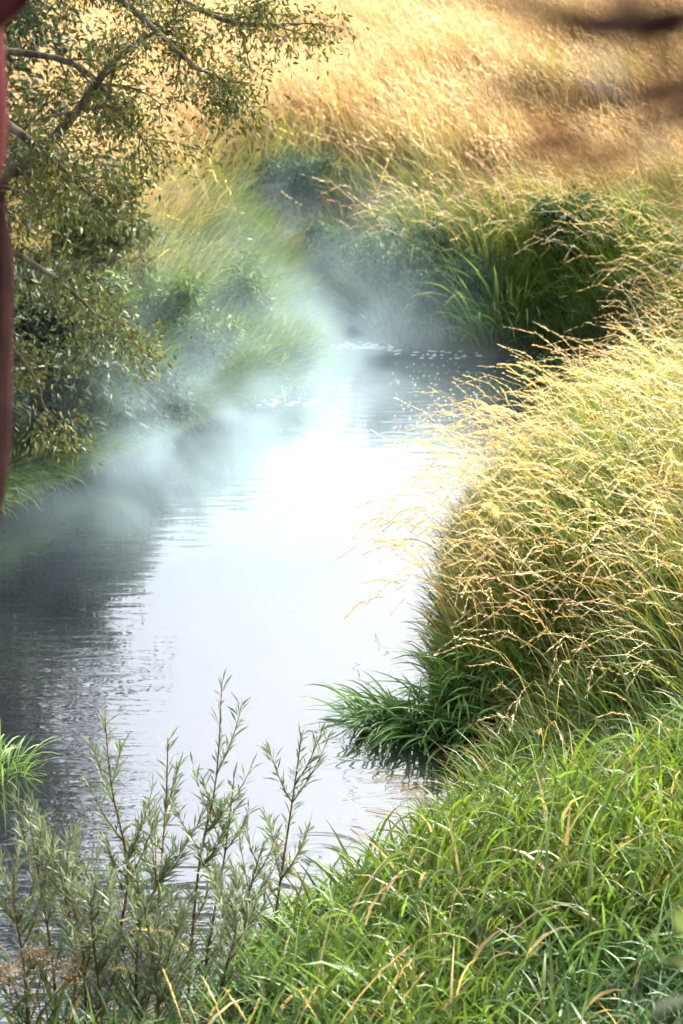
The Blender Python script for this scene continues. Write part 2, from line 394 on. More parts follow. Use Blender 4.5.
def left_bank():
    mb = MB()
    x, y, d, away, B = scatter(110000, -7, 0.4, 11.0, 21.5, 0.02, 1.0)
    k = x < 0.2; x, y, d, away, B = x[k], y[k], d[k], away[k], B[k]; n = len(x)
    gold = ss(.8, 1.9, d + 0.4 * wob(x, y, 1.3) + rng.normal(0, 0.3, n)) * ss(16.3, 18.6, y) * 0.85
    az = np.where(d < 1.4, np.arctan2(-away[:, 1], -away[:, 0]), 0.3) + rng.normal(0, 0.7, n)
    tus = wob(x, y, 4.6, 1); L = rng.uniform(0.35, 0.85, n) * (0.55 + 0.4 * ss(0, 0.9, d)) * (1 + 0.2 * wob(x, y, 1.7, 2)) * (1 + .45 * tus).clip(.35, 1.7)
    lime = (ss(-1.4, -0.3, x) * ss(16.0, 17.2, y) * (1 - ss(0.5, 1.0, d)))
    c0 = jit(mixc(GREEN, OLIVE, gold), n); c1 = jit(mixc(GREEN, STRAW, gold), n, 0.2); c1 = mixc(c1, LIME * 1.1, lime * 0.7) * (1 + .35 * tus)[:, None]
    ribbons(mb, B, L, rng.uniform(0.006, 0.012, n), az, rng.uniform(0.05, 0.4, n), rng.uniform(0.4, 1.6, n), 4, c0, c1)
    k = (d < .22); k = np.repeat(np.where(k)[0], 3); m = len(k)
    ribbons(mb, B[k] + rng.normal(0, .04, (m, 3)) * np.array([1, 1, .2]), rng.uniform(.25, .5, m), rng.uniform(.006, .011, m), np.arctan2(-away[k, 1], -away[k, 0]) + rng.normal(0, .6, m),
            rng.uniform(.2, .9, m), rng.uniform(.9, 2.0, m), 4, jit(DEEP, m), jit(GREEN, m))
    tag(link('left_bank_grass', mb.mesh('left_bank_grass', M_GRASS)), 'soft green grass along the misty left bank', 'grass', kind='stuff')
left_bank()

def near_bank():
    mb = MB()
    # leafy green grass: each stalk carries alternate broad blades
    x, y, d, away, B = scatter(26000, -2.6, 4.2, 4.6, 11.4, 0.0, 0.8)
    n0 = len(x)
    k = (x > -0.20 - 0.22 * (8.6 - y).clip(0, 3) * .5 + 0.08 * rng.normal(0, 1, n0)) | ((y < 7.45) & (rng.uniform(0, 1, n0) < .35))
    k &= rng.uniform(0, 1, n0) < (1 - ss(10.4, 11.3, y + rng.normal(0, .2, n0)))
    x, y, d, away, B = x[k], y[k], d[k], away[k], B[k]; n = len(x)
    hgt = rng.uniform(0.35, 0.72, n) * (0.62 + 0.38 * ss(0, 0.7, d)) * (1 + 0.18 * wob(x, y, 2.3, 1))
    hgt *= (1 - 0.4 * (1 - ss(-0.6, 0.4, x))) * (1 - 0.7 * ss(8.3, 9.6, y) * (1 - ss(.7, 1.7, d)))
    saz = np.where(d < 0.5, np.arctan2(-away[:, 1], -away[:, 0]), math.pi) + rng.normal(0, 0.9, n)
    tone = (0.5 + 0.5 * wob(x, y, 1.5, 4)).clip(0, 1); blue = ss(0.35, 0.8, 0.5 + 0.5 * wob(x, y, 1.1, 9)) * (1 - ss(6.6, 7.8, y)) 
    cb = mixc(GREEN * .95, LIME * .95, tone * 0.65); cb = mixc(cb, BLUEG, blue * 0.8)
    p, dr = ribbons(mb, B, hgt, 0.006, saz, rng.uniform(0.02, 0.3, n), rng.uniform(0.1, 0.7, n), 3, jit(cb, n), jit(cb, n), prof=[1, 1, .8])
    for j in range(7):
        t = (j + rng.uniform(0, 1, n)) / 7 * 0.9 + 0.05
        i = np.minimum((t * 3).astype(int), 2); f = (t * 3 - i)[:, None]
        q = p[np.arange(n), i] * (1 - f) + p[np.arange(n), i + 1] * f
        c = jit(cb, n, 0.25); dry = rng.uniform(0, 1, n) < 0.055; c[dry] = STRAW * rng.uniform(.6, 1, (dry.sum(), 1))
        ribbons(mb, q, rng.uniform(0.16, 0.38, n), rng.uniform(0.008, 0.017, n), saz + j * 2.6 + rng.normal(0, 0.6, n), rng.uniform(0.15, 0.7, n),
                rng.uniform(0.3, 1.7, n), 4, c * 0.9, c * 1.1, prof=[.6, 1, .85, .5])
    # thin, reddish-brown lying blades at the water's margin
    k = (d < 0.25); m = k.sum()
    ribbons(mb, B[k], rng.uniform(0.2, 0.5, m), 0.005, np.arctan2(-away[k, 1], -away[k, 0]) + rng.normal(0, .5, m), rng.uniform(0.5, 1.2, m), rng.uniform(0.3, .9, m), 4,
            jit(OLIVE, m), jit(STRAW2 * .6, m))
    tag(link('near_bank_grass', mb.mesh('near_bank_grass', M_BROAD)), 'lush green broad-bladed grass on the near right bank', 'grass', kind='stuff')
near_bank()

# ------------------------------------------------------------------ tubes, branches, leaves
def tube(mb, pts, rad, c, sides=6):
    pts = np.asarray([tuple(p) for p in pts], float); n = len(pts); rad = np.asarray(rad, float)
    tan = np.gradient(pts, axis=0); tan /= np.linalg.norm(tan, axis=1, keepdims=True) + 1e-9
    u = np.cross(tan, np.array([0.31, 0.77, 0.55])); u /= np.linalg.norm(u, axis=1, keepdims=True) + 1e-9
    v = np.cross(tan, u); a = np.arange(sides) * 2 * math.pi / sides
    V = pts[:, None] + rad[:, None, None] * (u[:, None] * np.cos(a)[None, :, None] + v[:, None] * np.sin(a)[None, :, None])
    k = np.arange(n - 1)[:, None] * sides; s = np.arange(sides)[None]; s2 = (s + 1) % sides
    F = np.stack([k + s, k + s2, k + sides + s2, k + sides + s], 2).reshape(-1, 4)
    mb.add(V, [F, np.array([np.arange(sides) + (n - 1) * sides])], c)

def spline(pts, n):
    P = [Vector(p) for p in pts]; P = [P[0] * 2 - P[1]] + P + [P[-1] * 2 - P[-2]]; out = []
    segs = len(P) - 3
    for i in range(n):
        t = i / (n - 1) * segs; k = min(int(t), segs - 1); f = t - k
        a, b_, c, d = P[k:k + 4]
        out.append(0.5 * (2 * b_ + (c - a) * f + (2 * a - 5 * b_ + 4 * c - d) * f * f + (3 * b_ - a - 3 * c + d) * f ** 3))
    return out

def leaves(mb, pos, dirs, L, Wd, cols, fold=0.35):
    "folded, pointed leaves: six vertices and four faces each"
    N = len(pos); pos = np.asarray(pos); d = np.asarray(dirs); d = d / (np.linalg.norm(d, axis=1, keepdims=True) + 1e-9)
    u = rng.normal(0, 1, (N, 3)) + np.array([0, 0, 0.6]); s = np.cross(d, u); s /= np.linalg.norm(s, axis=1, keepdims=True) + 1e-9
    nn = np.cross(s, d); L = arr(L, N)[:, None]; Wd = arr(Wd, N)[:, None]
    dro = -np.array([0, 0, 1]) * L * 0.12
    V = np.stack([pos, pos + d * L * .5 + s * Wd / 2 + nn * Wd * fold * .5, pos + d * L * .5, pos + d * L * .5 - s * Wd / 2 + nn * Wd * fold * .5, pos + d * L + dro], 1)
    o = np.arange(N)[:, None] * 5
    mb.add(V, [o + np.array([[0, 1, 2]]), o + np.array([[0, 2, 3]]), o + np.array([[2, 1, 4]]), o + np.array([[3, 2, 4]])], np.repeat(cols, 5, 0))

def sprout(limb, rad0, nb, blen, mb, pts_out, up=0.1, droop=0.35, start=0.2, spread=0.8, r=None):
    "side branches and twigs along a limb; leaf points are collected in pts_out"
    r = r or random
    L = len(limb)
    for _ in range(nb):
        t = start + (1 - start) * r.random() ** 0.8
        i = min(int(t * (L - 1)), L - 2); p = limb[i].lerp(limb[i + 1], t * (L - 1) - i)
        ax = (limb[i + 1] - limb[i]).normalized()
        dv = (ax * 0.7 + Vector((r.gauss(0, spread), r.gauss(0, spread), r.gauss(up, spread * .6)))).normalized()
        ln = blen * r.uniform(0.5, 1.2) * (1.1 - 0.5 * t); rr = rad0 * (1 - 0.75 * t) * 0.45
        pts = [p]
        for s in range(5):
            dv = (dv + Vector((r.gauss(0, .12), r.gauss(0, .12), -droop * 0.22))).normalized(); pts.append(pts[-1] + dv * ln / 5)
        tube(mb, pts, np.linspace(rr, max(.0025, rr * .25), 6), (.1, .1, .1), 5)
        for s in range(2, 6):
            for _k in range(3):
                dv2 = (dv + Vector((r.gauss(0, .8), r.gauss(0, .8), r.gauss(0, .6)))).normalized()
                tl = ln * r.uniform(0.15, 0.38); q = [pts[s]]
                for _j in range(3):
                    dv2 = (dv2 + Vector((0, 0, -droop * .25))).normalized(); q.append(q[-1] + dv2 * tl / 3)
                tube(mb, q, [rr * .3 + .0015, .002, .0018, .001], (.1, .1, .1), 4)
                for a in range(1, 4): pts_out.append((q[a], dv2))
                pts_out.append((q[1].lerp(q[2], .5), dv2))

def crown_from(pts, per, L, Wd, c_a, c_b, name, spread=0.05, gap=None):
    P = np.array([tuple(p) for p, _ in pts]); D = np.array([tuple(d) for _, d in pts])
    if gap is not None: k = gap(P); P, D = P[k], D[k]
    P = np.repeat(P, per, 0); D = np.repeat(D, per, 0); n = len(P)
    P = P + rng.normal(0, spread, P.shape); D = D + rng.normal(0, 0.75, D.shape); D[:, 2] -= 0.15
    t = rng.uniform(0, 1, n); mb = MB()
    leaves(mb, P, D, rng.uniform(.65, 1.25, n) * L, rng.uniform(.7, 1.2, n) * Wd, jit(mixc(c_a, c_b, t), n, 0.2))
    return mb.mesh(name, M_LEAF)

def left_tree():
    base = Vector((-3.52, 13.6, 0)); base.z = float(terrain([base.x], [base.y])[0]) - 0.1
    T = empty('overhanging_tree', base)
    tag(T, 'olive-leaved tree reaching over the stream from the top left', 'tree')
    rel = lambda p: Vector(p) - base
    trunk = spline([base, (-3.43, 13.6, 2.2), (-3.61, 13.5, 4.5), (-3.26, 13.4, 7.0), (-3.08, 13.5, 9.5)], 14)
    mb = MB(); tube(mb, [rel(p) for p in trunk], np.linspace(.24, .07, 14), (.1, .1, .1), 10)
    link('trunk', mb.mesh('trunk', M_BARK, True), T)
    limbs = [  # (through points, radius, side branches, branch length)
        ([(-3.52, 13.5, 3.0), at_y(-60, 190, 13.4), at_y(20, 165, 13.3), at_y(70, 120, 13.2), at_y(120, 55, 13.2), at_y(180, 20, 13.3)], .055, 18, .6),
        ([(-3.52, 13.5, 3.4), at_y(-70, 80, 13.0), at_y(15, 130, 12.8), at_y(60, 166, 12.7), at_y(98, 204, 12.6)], .045, 9, .4),
        ([(-3.52, 13.5, 3.8), at_y(-50, 40, 13.6), at_y(70, 62, 13.6), at_y(120, 110, 13.5), at_y(152, 152, 13.5)], .032, 14, .5),
        ([(-3.52, 13.5, 4.2), at_y(0, -30, 13.8), at_y(130, -20, 13.8), at_y(230, 22, 13.7), at_y(300, 24, 13.6)], .04, 20, .5),
        ([(-3.52, 13.5, 4.4), at_y(0, -70, 13.4), at_y(120, 0, 13.2), at_y(200, 70, 13.1), at_y(255, 85, 13.1)], .035, 14, .42),
        ([(-3.52, 13.5, 2.4), at_y(-60, 220, 12.8), at_y(10, 250, 12.6), at_y(70, 290, 12.5), at_y(110, 330, 12.4)], .03, 8, .5),
        ([(-3.52, 13.5, 2.0), at_y(-80, 300, 12.6), at_y(-10, 330, 12.4), at_y(30, 370, 12.3), at_y(45, 410, 12.2)], .025, 5, .4),
        ([(-3.52, 13.5, 5.0), (-2.64, 13.8, 5.6), (-1.67, 14.0, 6.0), (-0.79, 14.0, 5.9), (-0.26, 13.9, 5.6)], .06, 26, .9),
        ([(-3.34, 13.5, 6.0), (-2.64, 14.0, 7.2), (-1.76, 14.4, 8.0), (-1.06, 14.5, 8.4)], .06, 34, 1.1),
        ([(-3.34, 13.5, 7.0), (-4.05, 13.6, 8.6), (-4.58, 13.6, 9.8)], .05, 26, 1.1),
        ([(-3.26, 13.5, 7.5), (-2.82, 13.3, 8.8), (-2.38, 13.2, 10.2)], .05, 30, 1.1),
        ([(-3.61, 13.5, 4.6), (-4.58, 13.5, 5.6), (-5.46, 13.6, 6.2)], .05, 26, 1.1),
        ([(-3.52, 13.5, 4.0), (-2.90, 12.8, 5.0), (-2.46, 12.3, 5.6), (-2.11, 12.0, 5.8)], .05, 30, .9),
        ([(-3.52, 13.5, 5.4), (-2.99, 13.0, 6.4), (-2.55, 12.6, 7.2)], .05, 30, 1.0)]
    pts = []
    for path, r0, nb, bl in limbs:
        lp = spline([Vector(p) for p in path], 16); mb = MB()
        lr = [rel(p) for p in lp]
        tube(mb, lr, np.linspace(r0, r0 * .2, 16), (.1, .1, .1), 7)
        sprout(lr, r0, nb, bl, mb, pts)
        link('limb', mb.mesh('limb', M_BARK, True), T)
    link('crown', crown_from(pts, 3, .044, .018, (.055, .08, .022), (.15, .15, .04), 'crown', .075), T)
left_tree()

def back_tree():
    "stands farther back on the left bank; its boughs show in the water only"
    base = Vector((-4.3, 18.4, 0)); base.z = float(terrain([base.x], [base.y])[0]) - 0.1
    T = empty('bank_tree', base); tag(T, 'tree whose dark boughs are mirrored in the near water behind the saplings', 'tree')
    mb = MB(); tube(mb, [p - base for p in spline([base, (-4.2, 18.3, 2.5), (-4.0, 18.2, 5.0), (-4.0, 18.2, 8.0)], 12)], np.linspace(.2, .06, 12), (.1, .1, .1), 10)
    link('trunk', mb.mesh('trunk', M_BARK, True), T)
    pts = []
    for path, r0, nb, bl in [([(-4.1, 18.2, 3.6), (-2.9, 17.6, 4.4), (-1.8, 17.2, 4.7), (-1.1, 17.0, 4.6)], .05, 16, .5), ([(-4.1, 18.2, 4.2), (-2.6, 17.4, 5.2), (-1.3, 17.0, 5.5), (-.2, 16.8, 5.2)], .05, 18, .5),
                             ([(-4.0, 18.2, 5.0), (-3.0, 17.8, 6.0), (-2.0, 17.6, 6.6), (-1.2, 17.5, 6.8)], .05, 20, .8), ([(-4.0, 18.2, 5.6), (-4.0, 18.8, 7.2), (-4.1, 19.0, 8.6)], .05, 24, .9),
                             ([(-4.0, 18.2, 4.6), (-5.0, 18.0, 5.6), (-5.8, 18.0, 6.2)], .05, 20, .9)]:
        lr = [p - base for p in spline(path, 14)]; mb = MB()
        tube(mb, lr, np.linspace(r0, r0 * .2, 14), (.1, .1, .1), 7); sprout(lr, r0, nb, bl, mb, pts)
        link('limb', mb.mesh('limb', M_BARK, True), T)
    link('crown', crown_from(pts, 4, .06, .026, (.04, .06, .02), (.11, .12, .035), 'crown', .06), T)
back_tree()

def bush(loc, hgt, wid, nstem, c_a, c_b, label, leafL=.08, leafW=.03, nb=7, seed=1, name='streamside_bush', group='bushes along the left bank'):
    r = random.Random(seed); z = float(terrain([loc[0]], [loc[1]])[0]) - .05
    T = empty(name, (loc[0], loc[1], z)); tag(T, label, 'bush', group)
    pts = []
    for i in range(nstem):
        a = r.uniform(0, 2 * math.pi); s = r.uniform(.3, 1) * wid; h = hgt * r.uniform(.65, 1)
        p = spline([(0, 0, 0), (math.cos(a) * s * .3, math.sin(a) * s * .3, h * .5), (math.cos(a) * s * .75, math.sin(a) * s * .75, h * .9), (math.cos(a) * s * 1.1, math.sin(a) * s * 1.1, h * .95)], 9)
        mb = MB(); tube(mb, p, np.linspace(.018, .004, 9), (.1, .1, .1), 5); sprout(p, .02, nb, hgt * .35, mb, pts, r=r)
        link('stem', mb.mesh('stem', M_BARK, True), T)
    link('foliage', crown_from(pts, 2, leafL, leafW, c_a, c_b, 'foliage', .05), T)

def p_at(px, py): q = at(px, py); return (q.x, q.y)
bush((-2.85, 16.6), 2.1, .65, 7, (.06, .08, .02), (.2, .17, .035), 'tall olive and yellow-flecked bush under the overhanging branches at left', seed=3)
bush((-2.15, 17.5), 1.15, .6, 6, (.05, .085, .025), (.13, .13, .04), 'grey-green bush on the left bank behind the mist', seed=4)
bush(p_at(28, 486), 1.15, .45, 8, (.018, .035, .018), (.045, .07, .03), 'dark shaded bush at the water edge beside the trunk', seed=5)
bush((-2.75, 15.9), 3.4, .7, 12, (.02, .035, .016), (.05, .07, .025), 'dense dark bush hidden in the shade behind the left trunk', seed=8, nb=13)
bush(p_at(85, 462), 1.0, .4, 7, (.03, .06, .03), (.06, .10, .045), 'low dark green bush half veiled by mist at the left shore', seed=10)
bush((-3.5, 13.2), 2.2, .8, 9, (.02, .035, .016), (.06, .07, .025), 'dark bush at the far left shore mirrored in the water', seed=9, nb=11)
for px, py, h_, w_, lb, sd_ in [(190, 408, .55, .35, 'rounded green bush low on the misty left bank', 21), (235, 372, .6, .35, 'leafy mound above the bright grass tip of the left bank', 22),
                               (140, 400, .7, .4, 'soft green mound left of the misty bank middle', 23), (185, 345, .7, .4, 'yellow-green mound high on the left bank', 24)]:
    bush(p_at(px, py), h_, w_, 7, (.05, .10, .03), (.13, .19, .05), lb, .055, .02, 6, sd_)
for px, py, h_, w_, lb, sd_ in [(-25, 505, .9, .4, 'low bush in shade-dark leaf colour at the left edge under the leaning trunk', 31), (55, 478, .6, .35, 'bush in shade-dark leaf colour drooping to the water near the bent twig', 32), (130, 452, .5, .35, 'bush in shade-dark leaf colour on the shore where the mist begins', 33),
                               (165, 436, .45, .3, 'small bush in shade-dark leaf colour right of the misty shore bush', 34)]:
    bush(p_at(px, py), h_, w_, 8, (.018, .035, .018), (.045, .08, .035), lb, .06, .022, 7, sd_)  # added bushes: near-black leaf colour stands in for shade on the sunlit shore
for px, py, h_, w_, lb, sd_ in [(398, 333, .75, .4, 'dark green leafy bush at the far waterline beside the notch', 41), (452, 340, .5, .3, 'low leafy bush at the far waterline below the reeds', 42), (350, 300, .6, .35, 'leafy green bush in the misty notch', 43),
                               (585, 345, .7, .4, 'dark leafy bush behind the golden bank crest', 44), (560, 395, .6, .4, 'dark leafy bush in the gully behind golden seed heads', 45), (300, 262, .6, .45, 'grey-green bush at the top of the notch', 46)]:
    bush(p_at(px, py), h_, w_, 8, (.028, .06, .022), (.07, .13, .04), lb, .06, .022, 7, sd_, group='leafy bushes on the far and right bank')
bush((-3.4, 18.6), 2.0, .9, 7, (.07, .09, .03), (.16, .15, .05), 'pale olive bush farthest back on the left bank', seed=6)

# ------------------------------------------------------------------ the red-barked trunk at the left edge, close to the lens
def near_trunk():
    Y = 3.6
    base = at_y(-230, 1500, Y); base.z = float(terrain([base.x], [base.y])[0]) - .1
    T = empty('red_barked_trunk', base); tag(T, 'smooth red-brown trunk cut by the left edge of the picture', 'tree')
    def rad_path(spec, n, name, mat):
        pts = spline([at_y(x - rp - 4, y, Y) - base for x, y, rp in spec], n)
        dist = (at_y(0, 300, Y) - Vector((0, 0, CAM_H))).length
        r = np.interp(np.linspace(0, len(spec) - 1, n), range(len(spec)), [s[2] / FPX * dist for s in spec])
        mb = MB(); tube(mb, pts, r, (.1, .1, .1), 12); link(name, mb.mesh(name, mat, True), T)
    rad_path([(-190, 1500, 60), (-120, 1000, 58), (-40, 700, 52), (4, 520, 46), (15, 440, 42), (17, 340, 38), (19, 290, 30), (16, 240, 18), (8, 200, 5)], 44, 'trunk', M_TWIG)
    rad_path([(-20, 470, 40), (4, 330, 34), (2, 230, 30), (2, 185, 26), (9, 150, 26), (10, 100, 26), (6, 40, 28), (4, 0, 30), (2, -120, 30)], 50, 'stem', M_REDBARK)
    rad_path([(-5, 45, 20), (12, 14, 16), (40, -12, 14), (80, -60, 12)], 14, 'side_branch', M_REDBARK)
    rad_path([(2, 165, 3), (9, 200, 3), (14, 240, 3.5), (17, 290, 4)], 12, 'sucker', M_TWIG)
near_trunk()

# ------------------------------------------------------------------ branch hanging in from the right, close to the lens
def near_branch():
    base = Vector((1.6, 0.9, 0)); base.z = float(terrain([base.x], [base.y])[0]) - .1
    T = empty('leaning_tree', base); tag(T, 'dark blurred branch crossing the top right corner close to the camera', 'tree')
    mb = MB(); tube(mb, spline([(0, 0, 0), (-.03, .05, 1.2), (.05, .1, 2.4), (0, .1, 4.0)], 12), np.linspace(.13, .07, 12), (.1, .1, .1), 10)
    link('trunk', mb.mesh('trunk', M_TWIG, True), T)
    J = Vector((.03, .1, 1.75))
    def br(spec, r0, r1, start=None, n=22, leafy=0):
        pts = ([start] if start is not None else []) + [at_y(x, y, Y) - base for x, y, Y in spec]
        pts = spline(pts, n); mb = MB(); tube(mb, pts, np.linspace(r0, r1, n), (.1, .1, .1), 7)
        o = link('branch', mb.mesh('branch', M_TWIG, True), T)
        if leafy:
            m2 = MB(); N = leafy; idx = rng.integers(n // 3, n, N); P = np.array([tuple(pts[i]) for i in idx]) + rng.normal(0, .008, (N, 3))
            leaves(m2, P, rng.normal(0, 1, (N, 3)), rng.uniform(.02, .035, N), .013, jit((.10, .055, .03), N))
            link('leaves', m2.mesh('leaves', M_LEAF), o)
        return pts
    br([(1100, 70, 0.72), (850, 34, 0.76), (690, 14, 0.76), (600, 20, 0.77), (520, 4, 0.78), (440, -34, 0.80)], 0.0099, 0.0046, J, leafy=10)
    br([(690, 40, 0.76), (640, 42, 0.76), (580, 36, 0.77), (530, 12, 0.78)], 0.0040, 0.0033)
    br([(1100, 120, 0.72), (850, 78, 0.76), (690, 90, 0.80), (620, 98, 0.80), (560, 92, 0.82), (500, 84, 0.84)], 0.0073, 0.0046, J, leafy=14)
    br([(690, 66, 0.80), (650, 80, 0.80), (590, 100, 0.80)], 0.0033, 0.0020)
    br([(1100, 96, 0.72), (850, 104, 0.80), (690, 128, 0.84), (600, 146, 0.84), (540, 158, 0.88), (470, 158, 0.88)], 0.0040, 0.0026, J, leafy=12)
    br([(690, 256, 0.88), (640, 298, 0.88), (575, 350, 0.88)], 0.0033, 0.0020, at_y(1100, 120, 0.76) - base, leafy=0)
near_branch()

# ------------------------------------------------------------------ clumps of grass that stand out: every blade a part
def blade_meshes(kind, mat, c0, c1, L=1.0, Wd=.03, n=8, curves=(.3, 1.9), seed=0):
    out = []
    for i in range(n):
        mb = MB(); cv = curves[0] + (curves[1] - curves[0]) * i / (n - 1)
        ribbons(mb, np.zeros((1, 3)), L, Wd, 0.0, 0.05, cv, 6, jit(c0, 1), jit(c1, 1), twist=random.uniform(-.7, .7), prof=[.5, .8, 1, .95, .75, .45])
        out.append(mb.mesh(kind, mat))
    return out

def clump(loc, nblade, radius, hgt, meshes, label, lean=None, name='grass_clump', z=None, tilt=.5, group='distinct grass clumps on the banks'):
    if z is None: z = max(0.0, float(terrain([loc[0]], [loc[1]])[0])) - .02
    T = empty(name, (loc[0], loc[1], z)); tag(T, label, 'grass clump', group)
    for i in range(nblade):
        o = link('blade', random.choice(meshes), T)
        a = random.uniform(0, 2 * math.pi); rr = radius * math.sqrt(random.random())
        bx, by = math.cos(a) * rr, math.sin(a) * rr
        gz = max(0.0, float(terrain([loc[0] + bx], [loc[1] + by])[0])) - z - .03 if nblade < 400 else 0
        az = a + random.gauss(0, .7) if lean is None else lean + random.gauss(0, .85)
        s = hgt * random.uniform(.55, 1.15)
        o.location = (bx, by, min(gz, .5)); o.rotation_euler = (0, abs(random.gauss(0, tilt * .5)) + tilt * rr / (radius + .01) * .5, az)
        o.scale = (s, s, s)
    return T

B_SEDGE = blade_meshes('sedge_blade', M_BROAD, GREEN * 1.1, (.14, .27, .07), Wd=.036)
B_LIME = blade_meshes('lime_blade', M_BROAD, LIME * .9, LIME * 1.25, Wd=.022, curves=(.1, 1.1))
B_BLUE = blade_meshes('blue_blade', M_BROAD, BLUEG * .8, BLUEG * 1.5, Wd=.05, curves=(.6, 2.3))
B_FAR = blade_meshes('bright_blade', M_BROAD, GREEN * 1.4, (.19, .32, .07), Wd=.026)
B_DARK = blade_meshes('dark_blade', M_BROAD, DEEP * .8, DEEP * 1.2, Wd=.03)
B_YEL = blade_meshes('yellow_blade', M_GRASS, OLIVE, (.30, .30, .09), Wd=.02)
PI = math.pi
clump(p_at(392, 722), 190, .20, .40, B_SEDGE, 'dark green sedge clump jutting into the water below the golden bank', lean=PI + .5, tilt=1.2)
clump(p_at(452, 722), 260, .27, .48, B_SEDGE, 'broad green sedge clump between golden bank and shaded water inlet', lean=PI + .9, tilt=.9)
clump(p_at(515, 728), 200, .25, .46, B_SEDGE, 'green sedge clump at the head of the shaded water inlet', lean=PI + 1.0, tilt=.8)
clump(p_at(-8, 772), 150, .17, .27, B_FAR, 'small bright green tuft in the water at the left edge', tilt=.7, z=0)
q = at(600, 960, .35); clump((q.x, q.y), 170, .20, .62, B_LIME, 'tall lime-green tuft standing in the near grass at right', tilt=.35)
q = at(500, 1035, .4); clump((q.x, q.y), 70, .30, .42, B_BLUE, 'blue-green broad arching blades along the bottom edge', tilt=.5)
q = at(655, 860, .4); clump((q.x, q.y), 70, .16, .5, B_BLUE, 'blue-green upright tuft at the right edge below the golden bank', tilt=.35)
clump(p_at(500, 346), 240, .32, .75, B_FAR, 'bright green clump on the far right shore beside dark reeds', tilt=.5)
clump(p_at(462, 346), 80, .16, .42, B_FAR, 'low green clump at the waterline left of the brighter far clump', tilt=.6)
clump(p_at(410, 338), 160, .32, .70, B_DARK, 'dark green reeds on the far shore where the stream bends', tilt=.6)
clump(p_at(478, 318), 110, .25, .7, B_DARK, 'dark reeds in shade behind the bright far clump', tilt=.5)
for px, py, h_, lb in [(385, 300, .6, 'soft yellow-green tussock left of the dark reeds on the far bank'), (440, 285, .65, 'yellow-green tussock directly above the dark far reeds'), (530, 300, .7, 'rounded tussock right of and above the bright far clump'),
                       (345, 275, .6, 'pale tussock at the head of the misty notch'), (258, 290, .6, 'pale green tussock left of the misty notch'), (575, 330, .6, 'tussock beside the dark gully behind the golden bank')]:
    clump(p_at(px, py), 90, .25, h_, B_YEL, lb, tilt=.6)
clump(p_at(268, 388), 140, .30, .5, B_FAR, 'bright green grass on the tip of the misty left bank', lean=-.5, tilt=.9)
clump(p_at(30, 488), 60, .12, .36, B_FAR, 'bright tuft hanging over dark water beside the left trunk', tilt=.9, z=.25)

# ------------------------------------------------------------------ single nodding stems
def nodding_meshes(n=8):
    out = []
    for i in range(n):
        L = 1.0; cv = 1.2 + 1.6 * i / n
        a = MB(); p, dr = ribbons(a, np.zeros((1, 3)), L, .0034, 0.0, .08, cv, 9, OLIVE * 1.3, STRAW, prof=[1] * 7 + [.9, .6], power=2.4)
        h = MB(); heads(h, p, dr, .75, 95, .026, .0046, PALE * (.95 + .2 * rng.uniform()), .26)
        l_ = MB(); j = 3
        ribbons(l_, p[:, j], .30, .008, random.uniform(-.6, .6), .5, 1.2, 5, OLIVE, OLIVE * 1.3)
        out.append((a.mesh('stem', M_STRAW), h.mesh('seed_head', M_STRAW), l_.mesh('blade', M_STRAW)))
    return out
NOD = nodding_meshes()

def nodding(loc, z, s, az, label, group, tilt=0.0, leaf=True, name='nodding_stem'):
    T = empty(name, (loc[0], loc[1], z)); T.rotation_euler = (0, tilt, az); T.scale = (s, s, s)
    tag(T, label, 'grass stem', group)
    m = random.choice(NOD)
    link('stem', m[0], T); link('seed_head', m[1], T)
    if leaf: link('blade', m[2], T)
    tip = Matrix.LocRotScale(T.location, T.rotation_euler, T.scale) @ m[1].vertices[len(m[1].vertices) // 2].co
    PLACED.append((T, tip))
    return T

PLACED = []
def number_stems():
    "tell alike stems apart by their order in the picture"
    c, s_ = math.cos(PITCH), math.sin(PITCH); groups = {}
    for T, p in PLACED:
        if not T.get('group', '').startswith('stems '): continue
        r = p - Vector((0, 0, CAM_H)); dep = r.y * c - r.z * s_; up = r.y * s_ + r.z * c
        groups.setdefault(T['group'], []).append((T, r.x / dep, up / dep))
    for g, m in groups.items():
        over = g == 'stems leaning over the water'
        m.sort(key=(lambda t: -t[2]) if over else (lambda t: t[1]))
        for i, (T, _, _) in enumerate(m):
            T['label'] = '%s, %s from the %s' % (T['label'], ORD[i], 'top' if over else 'left')

ORD = ['first', 'second', 'third', 'fourth', 'fifth', 'sixth', 'seventh', 'eighth', 'ninth', 'tenth', 'eleventh', 'twelfth', 'thirteenth', 'fourteenth', 'fifteenth', 'sixteenth', 'seventeenth', 'eighteenth', 'nineteenth', 'twentieth',
       'twenty-first', 'twenty-second', 'twenty-third', 'twenty-fourth', 'twenty-fifth', 'twenty-sixth', 'twenty-seventh', 'twenty-eighth', 'twenty-ninth', 'thirtieth'] + ['thirty-' + k for k in ('first', 'second', 'third', 'fourth', 'fifth', 'sixth', 'seventh', 'eighth', 'ninth')] + ['fortieth']
ORD += ['forty-' + k for k in ORD[:9]] + ['fiftieth'] + ['fifty-' + k for k in ORD[:9]]

